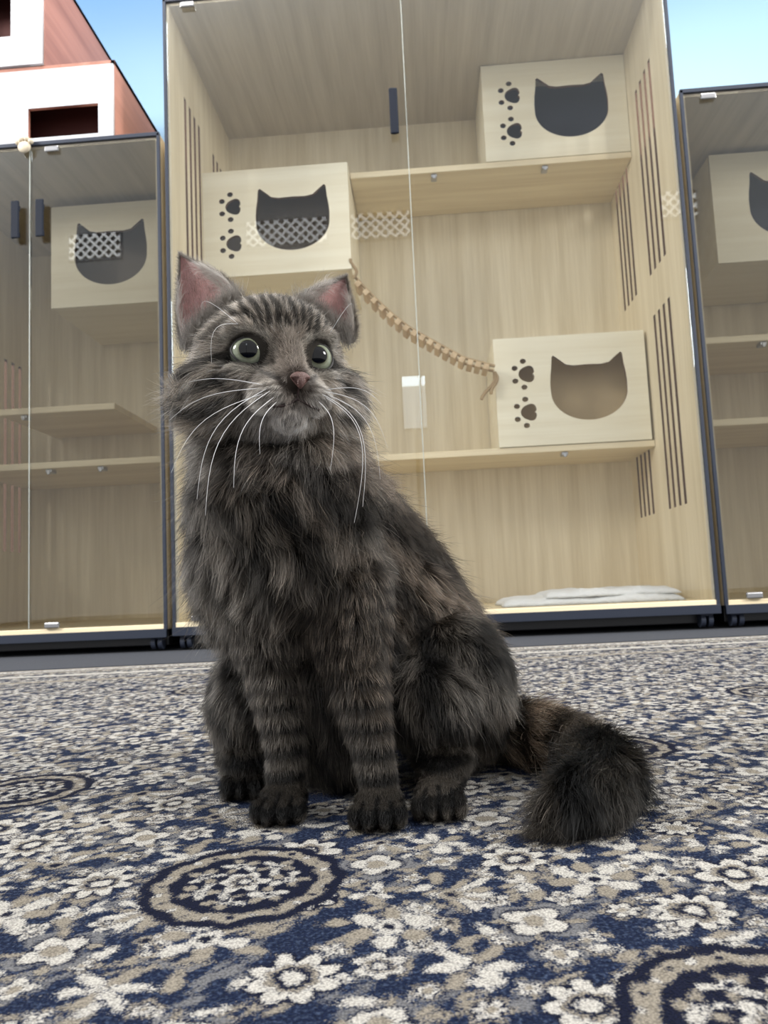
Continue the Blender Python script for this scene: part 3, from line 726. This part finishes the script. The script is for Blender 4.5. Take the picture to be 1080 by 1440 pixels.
o_=N(nt,"ShaderNodeOutputMaterial"); a=N(nt,"ShaderNodeAttribute",attribute_name="fur_color"); h_=N(nt,"ShaderNodeBsdfHairPrincipled")
h_.parametrization='COLOR'; L(nt,a.outputs["Color"],h_.inputs["Color"]); h_.inputs["Roughness"].default_value=.3; h_.inputs["Radial Roughness"].default_value=.5
df=N(nt,"ShaderNodeBsdfDiffuse"); L(nt,a.outputs["Color"],df.inputs[0]); mx=N(nt,"ShaderNodeMixShader"); mx.inputs[0].default_value=.62
L(nt,h_.outputs[0],mx.inputs[1]); L(nt,df.outputs[0],mx.inputs[2]); L(nt,mx.outputs[0],o_.inputs[0])
zc=cen[:,2]; headm=((np.linalg.norm(cen-HC,axis=1)<.095)&(zc>.30)).astype(float)
dens=1+headm*2.6+(zc<.05)*.8
S1,C1,R1=make_fur(360000,(tmi==0).astype(float),dens,4600,.000125)
def mkset(S,c,r0):
    S=np.array(S); n=len(S); return S,np.tile(np.array(c),(n,NK,1))*(.6+.7*RNG.random((n,1,1))),np.tile(np.linspace(1,.2,NK)*r0,(n,1))
P,Nn=sample(9000,(tmi==2).astype(float))
fl=norm(np.tile(np.array([[0,.3,1.]]),(len(P),1))+RNG.normal(size=P.shape)*.25)
sets=[(S1,C1,R1),mkset(P[:,None,:]+(norm(Nn*.5+fl)[:,None,:])*np.linspace(0,1,NK)[None,:,None]*.005,(.12,.105,.09),.00013)]
P,Nn=sample(9000,(tmi==1).astype(float))
fl=norm(np.array([[0,-.5,1.]])+RNG.normal(size=P.shape)*.4)
sets.append(mkset(P[:,None,:]+fl[:,None,:]*np.linspace(0,1,NK)[None,:,None]*.0040,(.46,.32,.29),.00006))
S3=[];S4=[];S5=[]
for G,sgn in zip(ears,(1,-1)):
    lay=G[0]; ns=len(lay)-1; ntt=len(lay[0])-1; tip=np.array(lay[ns][ntt//2])
    for _ in range(1000):
        i=int(RNG.random()**1.3*ns*.65); side=RNG.random()<(.68 if sgn>0 else .40)
        j=ntt-int(RNG.random()*3) if side else int(RNG.random()*1.3)
        p=lay[i][j]; mid=(lay[i][ntt//2])
        d=(mid-p)*.30+(tip-p)*.5+np.array([0,-.012,0])+RNG.normal(size=3)*.006
        ln=.009+.016*RNG.random(); d=d/np.linalg.norm(d)*ln; t=np.linspace(0,1,NK)[:,None]
        S3.append(p+d*t+np.array([0,-.004,0.003])*np.sin(t*3.14))
    for _ in range(4200):
        i=RNG.random()*ns; i0=int(i); fr_=i-i0; j=0 if RNG.random()<.5 else ntt
        p=lay[i0][j]*(1-fr_)+lay[min(ns,i0+1)][j]*fr_; mid=lay[i0][ntt//2]; o_v=norm((p-mid)[None])[0]
        d=o_v*.7+norm((tip-lay[0][j])[None])[0]*.8+RNG.normal(size=3)*.35; ln=.003+.0065*RNG.random()*(1-.5*i/ns)
        t=np.linspace(0,1,NK)[:,None]; S4.append(p+np.array([0,.0008,0])+norm(d[None])[0]*ln*t)
    for _ in range(4200):
        t_=RNG.random(); p=np.array(lay[0][0])*(1-t_)+np.array(lay[0][ntt])*t_+np.array([0,-.004-.008*math.sin(math.pi*t_),-.006+.010*RNG.random()])+RNG.normal(size=3)*.003
        d=norm((np.array([0,-.15,1.0])+RNG.normal(size=3)*.28)[None])[0]; ln=.007+.012*RNG.random(); t=np.linspace(0,1,NK)[:,None]
        S5.append(p+d*ln*t)
sets.append(mkset(S3,(.50,.45,.40),.00009)); sets.append(mkset(S4,(.14,.12,.10),.00011)); sets.append(mkset(S5,(.15,.13,.11),.00011))
fur=curves_obj("fur",*[np.concatenate([s[i] for s in sets]) for i in range(3)],M_fur,cat)

# eyes
bvh=BVHTree.FromPolygons([tuple(v) for v in VC],[tuple(t) for t in TI])
M_eye,nt,b=newmat("cat_eye")
tc=N(nt,"ShaderNodeTexCoord"); sp=N(nt,"ShaderNodeSeparateXYZ"); L(nt,tc.outputs["Object"],sp.inputs[0])
cx=N(nt,"ShaderNodeCombineXYZ"); L(nt,sp.outputs[0],cx.inputs[0]); L(nt,sp.outputs[2],cx.inputs[2])
ln_=N(nt,"ShaderNodeVectorMath",operation='LENGTH'); L(nt,cx.outputs[0],ln_.inputs[0])
cr=N(nt,"ShaderNodeValToRGB"); el=cr.color_ramp.elements; mr=N(nt,"ShaderNodeMapRange"); mr.inputs[2].default_value=.0155; L(nt,ln_.outputs["Value"],mr.inputs[0])
el[0].position=0; el[0].color=(.002,.002,.003,1); el[1].position=1; el[1].color=(.02,.02,.018,1)
for p_,c_ in ((.48,(.002,.002,.003)),(.51,(.15,.16,.10)),(.62,(.31,.335,.245)),(.76,(.27,.30,.22)),(.86,(.08,.09,.07))):
    q=el.new(p_); q.color=(*c_,1)
nz=N(nt,"ShaderNodeTexNoise"); nz.inputs["Scale"].default_value=600; L(nt,tc.outputs["Object"],nz.inputs[0])
mm=N(nt,"ShaderNodeMix",data_type='RGBA',blend_type='MULTIPLY'); mm.inputs[0].default_value=.35; L(nt,mr.outputs[0],cr.inputs[0]); L(nt,cr.outputs[0],mm.inputs[6]); L(nt,nz.outputs["Fac"],mm.inputs[7])
L(nt,mm.outputs[2],b.inputs["Base Color"]); b.inputs["Roughness"].default_value=.05; b.inputs["Specular IOR Level"].default_value=.35
M_lid=plain("eyelid",(.016,.013,.012),.6)
gaze=Vector((.26,-1,.05)).normalized()
for s_ in (-1,1):
    axis=Vector(HF*.95+HR*s_*.20+HU*(-.02)).normalized()
    o3=Vector(hp(s_*ER,EU,.0)); hit=bvh.ray_cast(o3+Vector(HF)*.12,-Vector(HF))[0]
    c=hit-axis*.0104
    bm=bmesh.new(); bmesh.ops.create_uvsphere(bm,u_segments=48,v_segments=32,radius=.0155)
    me=mesh_of(bm); ob=bpy.data.objects.new("eye",me); me.materials.append(M_eye); me.polygons.foreach_set("use_smooth",[True]*len(me.polygons))
    gz=(gaze*.6+axis*.4).normalized()
    ob.parent=cat; ob.location=c-cat.location; ob.rotation_mode='QUATERNION'; ob.rotation_quaternion=gz.to_track_quat('-Y','Z'); COL.objects.link(ob)
    ob["label"]="round pale green eye with large black pupil"
    q=axis.to_track_quat('-Y','Z').to_matrix()
    bm=bmesh.new(); rings=[]
    for sc2 in (1.0,1.03,1.07,1.14):
        row=[]
        for k in range(56):
            t=2*math.pi*k/56; ct=math.cos(t); st_=math.sin(t)
            inner=max(0,-s_*ct); outer=max(0,s_*ct)
            rx=.0127+.0020*inner**4+.0010*outer**4; rz=(.0106 if st_>0 else .0112)*(1-.14*inner**2-.08*outer**2)
            lx=rx*ct*sc2; lz=(rz*st_-.0030*inner**3+.0014*outer**3)*sc2
            Rr=.0160+(.0003 if sc2==1.03 else 0)+(.0010 if sc2>1.1 else 0); yy=-math.sqrt(max(1e-7,Rr**2-lx*lx-lz*lz))
            row.append(bm.verts.new(c+q@Vector((lx,yy,lz))))
        rings.append(row)
    for a_,b_ in zip(rings[:-1],rings[1:]):
        for k in range(56): bm.faces.new([a_[k],a_[(k+1)%56],b_[(k+1)%56],b_[k]])
    bmesh.ops.recalc_face_normals(bm,faces=bm.faces)
    obj("eyelid",mesh_of(bm),M_lid,cat,smooth=True)
M_nose=plain("nose_leather",(.13,.066,.056),.5,noise=.25,nscale=900,bump=.3)
hitn=bvh.ray_cast(Vector(hp(NR,NU,.15)),-Vector(HF))[0]; nd=float((np.array(hitn)-HC)@HF)
bm=bmesh.new(); bmesh.ops.create_uvsphere(bm,u_segments=40,v_segments=26,radius=1)
for v in bm.verts:
    x,y,z=v.co; w=.0104*(.62+.48*max(-.8,z)+.1) if z<.2 else .0104*(.84-.15*(z-.2)); 
    v.co=(x*w,y*.0050,z*.0070+(.0010*abs(x)))
    if abs(abs(v.co.x)-.0052)<.0020 and -.0035<v.co.z<.001 and y>.3: v.co.y-=.003
for v in bm.verts: 
    p=hp(v.co.x+NR,v.co.z+NU,v.co.y+nd+.0002); v.co=p
obj("nose",mesh_of(bm),M_nose,cat,smooth=True,label="pinkish brown nose leather")
M_mouth=plain("mouth_line",(.03,.015,.013),.6)
def surf(r,u,off=.0006):
    h=bvh.ray_cast(Vector(hp(r,u,.16)),-Vector(HF))[0]
    return tuple(h+Vector(HF)*off) if h else None
mlp=[(-.024,-.0605),(-.019,-.0608),(-.012,-.0600),(-.006,-.0575),(0,-.0540)]
ml=[surf(x+NR,u,.0020) for x,u in mlp+[(-a_,b_) for a_,b_ in mlp[-2::-1]]]
obj("mouth",tube([p for p in ml if p],.0012),M_mouth,cat,smooth=True)
ml=[surf(NR,u,.0014) for u in (-.046,-.049,-.052,-.055)]
obj("mouth_philtrum",tube([p for p in ml if p],.0009),M_mouth,cat,smooth=True)
M_wh2=plain("whisker_white",(.85,.85,.85),.4,noise=.02)
WL=[(-1,-.022,-.050,(-.045,-.03,-.100),.012),(-1,-.024,-.048,(-.052,-.02,-.088),.012),(-1,-.027,-.052,(-.070,-.015,-.062),.01),(-1,-.019,-.055,(-.026,-.03,-.075),.008),(-1,-.028,-.047,(-.075,.0,-.022),.006),(-1,-.026,-.044,(-.060,.0,.006),.003),(-1,-.016,-.058,(-.010,-.02,-.045),.004),
    (1,.022,-.050,(.030,-.01,-.095),.016),(1,.024,-.047,(.050,.0,-.050),.010),(1,.026,-.052,(.020,-.01,-.105),.018),(1,.026,-.045,(.045,.01,-.012),.006),(1,.019,-.056,(.010,-.02,-.060),.008),(1,.028,-.049,(.040,.005,-.072),.012)]
for s_,r,u,dv,bend in WL:
    p=surf(r,u,0); 
    if not p: continue
    p=Vector(p); P=[]
    for t in np.linspace(0,1,14):
        q=p+Vector(dv)*t+Vector((s_*bend,-.006,bend*.8))*math.sin(math.pi*min(1,t))
        P.append(tuple(q))
    obj("whisker",tube(P,.00032,3,taper=lambda t:1-.75*t),M_wh2,cat,smooth=True)
for s_,dv in ((-1,(-.020,-.01,-.035)),(-1,(-.028,-.01,.012)),(1,(.022,-.005,.02))):
    p=Vector(surf(s_*.040,.012,0) or hp(s_*.04,.012,.045)); P=[tuple(p+Vector(dv)*t+Vector((s_*.008,-.008,.012))*math.sin(math.pi*t)*.8) for t in np.linspace(0,1,10)]
    obj("brow_whisker",tube(P,.00020,3,taper=lambda t:1-.75*t),M_wh2,cat,smooth=True)

# ------------------------------------------------------------------ hanging grille lamps and a standing display (seen in the door glass)
mg,nt,b=newmat("grille_light")
tc=N(nt,"ShaderNodeTexCoord"); mp=N(nt,"ShaderNodeMapping"); mp.inputs["Rotation"].default_value=(0,math.radians(45),0); mp.inputs["Scale"].default_value=(18,18,18); L(nt,tc.outputs["Object"],mp.inputs[0])
sx=N(nt,"ShaderNodeSeparateXYZ"); L(nt,mp.outputs[0],sx.inputs[0]); outs=[]
for k in (0,2):
    a=N(nt,"ShaderNodeMath",operation='FRACT'); L(nt,sx.outputs[k],a.inputs[0]); c=N(nt,"ShaderNodeMath",operation='LESS_THAN'); c.inputs[1].default_value=.34; L(nt,a.outputs[0],c.inputs[0]); outs.append(c.outputs[0])
mxx=N(nt,"ShaderNodeMath",operation='MAXIMUM'); L(nt,outs[0],mxx.inputs[0]); L(nt,outs[1],mxx.inputs[1])
ms_=N(nt,"ShaderNodeMath",operation='MULTIPLY'); ms_.inputs[1].default_value=4.2; L(nt,mxx.outputs[0],ms_.inputs[0])
b.inputs["Base Color"].default_value=(.1,.1,.1,1); b.inputs["Emission Color"].default_value=(1,.99,.96,1); L(nt,ms_.outputs[0],b.inputs["Emission Strength"])
for x0,x1 in ((-2.85,-2.42),(-1.36,-.70),(-.50,-.02),(1.98,2.25)):
    c=thing("hanging_lamp","hanging rectangular lamp with white diamond grille","lamp",((x0+x1)/2,-.82,3.09),"hanging grille lamps")
    obj("grille",boxes([(x0,x1,-.802,-.800,2.985,3.195)],0),mg,c)
    obj("lamp_frame",boxes([(x0-.015,x1+.015,-.84,-.804,2.97,3.21)],.004),M_white,c)
ds=thing("display_stand","slim white lit display on a dark pole stand","display",(-.05,-.62,-.006))
msn,nt,b=newmat("lit_screen"); tc=N(nt,"ShaderNodeTexCoord"); sx=N(nt,"ShaderNodeSeparateXYZ"); L(nt,tc.outputs["Object"],sx.inputs[0])
gt=N(nt,"ShaderNodeMapRange"); gt.inputs[1].default_value=1.69; gt.inputs[2].default_value=1.70; gt.inputs[3].default_value=2.8; gt.inputs[4].default_value=14; L(nt,sx.outputs[2],gt.inputs[0])
b.inputs["Emission Color"].default_value=(.80,.92,1,1); L(nt,gt.outputs[0],b.inputs["Emission Strength"])
obj("screen",boxes([(-.14,.036,-.605,-.602,1.36,1.765)],0),msn,ds)
obj("screen_case",boxes([(-.15,.046,-.64,-.606,1.35,1.775)],.004),M_dark,ds)
bm=bmesh.new(); bmesh.ops.create_cone(bm,cap_ends=True,segments=24,radius1=.015,radius2=.015,depth=1.35,matrix=Matrix.Translation((-.05,-.623,.675))); bmesh.ops.create_cone(bm,cap_ends=True,segments=32,radius1=.14,radius2=.13,depth=.012,matrix=Matrix.Translation((-.05,-.72,.001)))
bm_box(bm,-.06,-.04,-.74,-.62,.004,.016,.002)
obj("pole",mesh_of(bm),M_dark,ds)

# ------------------------------------------------------------------ light
w=bpy.data.worlds.new("world"); sc.world=w; w.use_nodes=True
w.node_tree.nodes["Background"].inputs[0].default_value=(.98,.985,1,1); w.node_tree.nodes["Background"].inputs[1].default_value=.90
def area_l(name,loc,target,sx_,sy_,e_,col=(1,.98,.94)):
    l=bpy.data.lights.new(name,'AREA'); l.shape='RECTANGLE'; l.size=sx_; l.size_y=sy_; l.energy=e_; l.color=col
    o=bpy.data.objects.new(name,l); o.location=loc; o.rotation_mode='QUATERNION'; o.rotation_quaternion=(Vector(target)-Vector(loc)).to_track_quat('-Z','Y'); COL.objects.link(o)
area_l("ceiling_and_fill_light",(-.9,1.95,3.2),(-.9,1.9,0),1.4,.35,32)
area_l("ceiling_and_fill_light",(.9,1.95,3.2),(.9,1.9,0),1.4,.35,32)
area_l("ceiling_and_fill_light",(-4.1,.2,2.8),(-.3,3.0,1.2),1.0,1.0,235)  # added fill from the left, aimed at the cabinets to brighten their insides
area_l("ceiling_and_fill_light",(4.1,.2,2.8),(.3,3.0,1.2),1.0,1.0,235)  # matching added fill from the right, no ceiling fixture
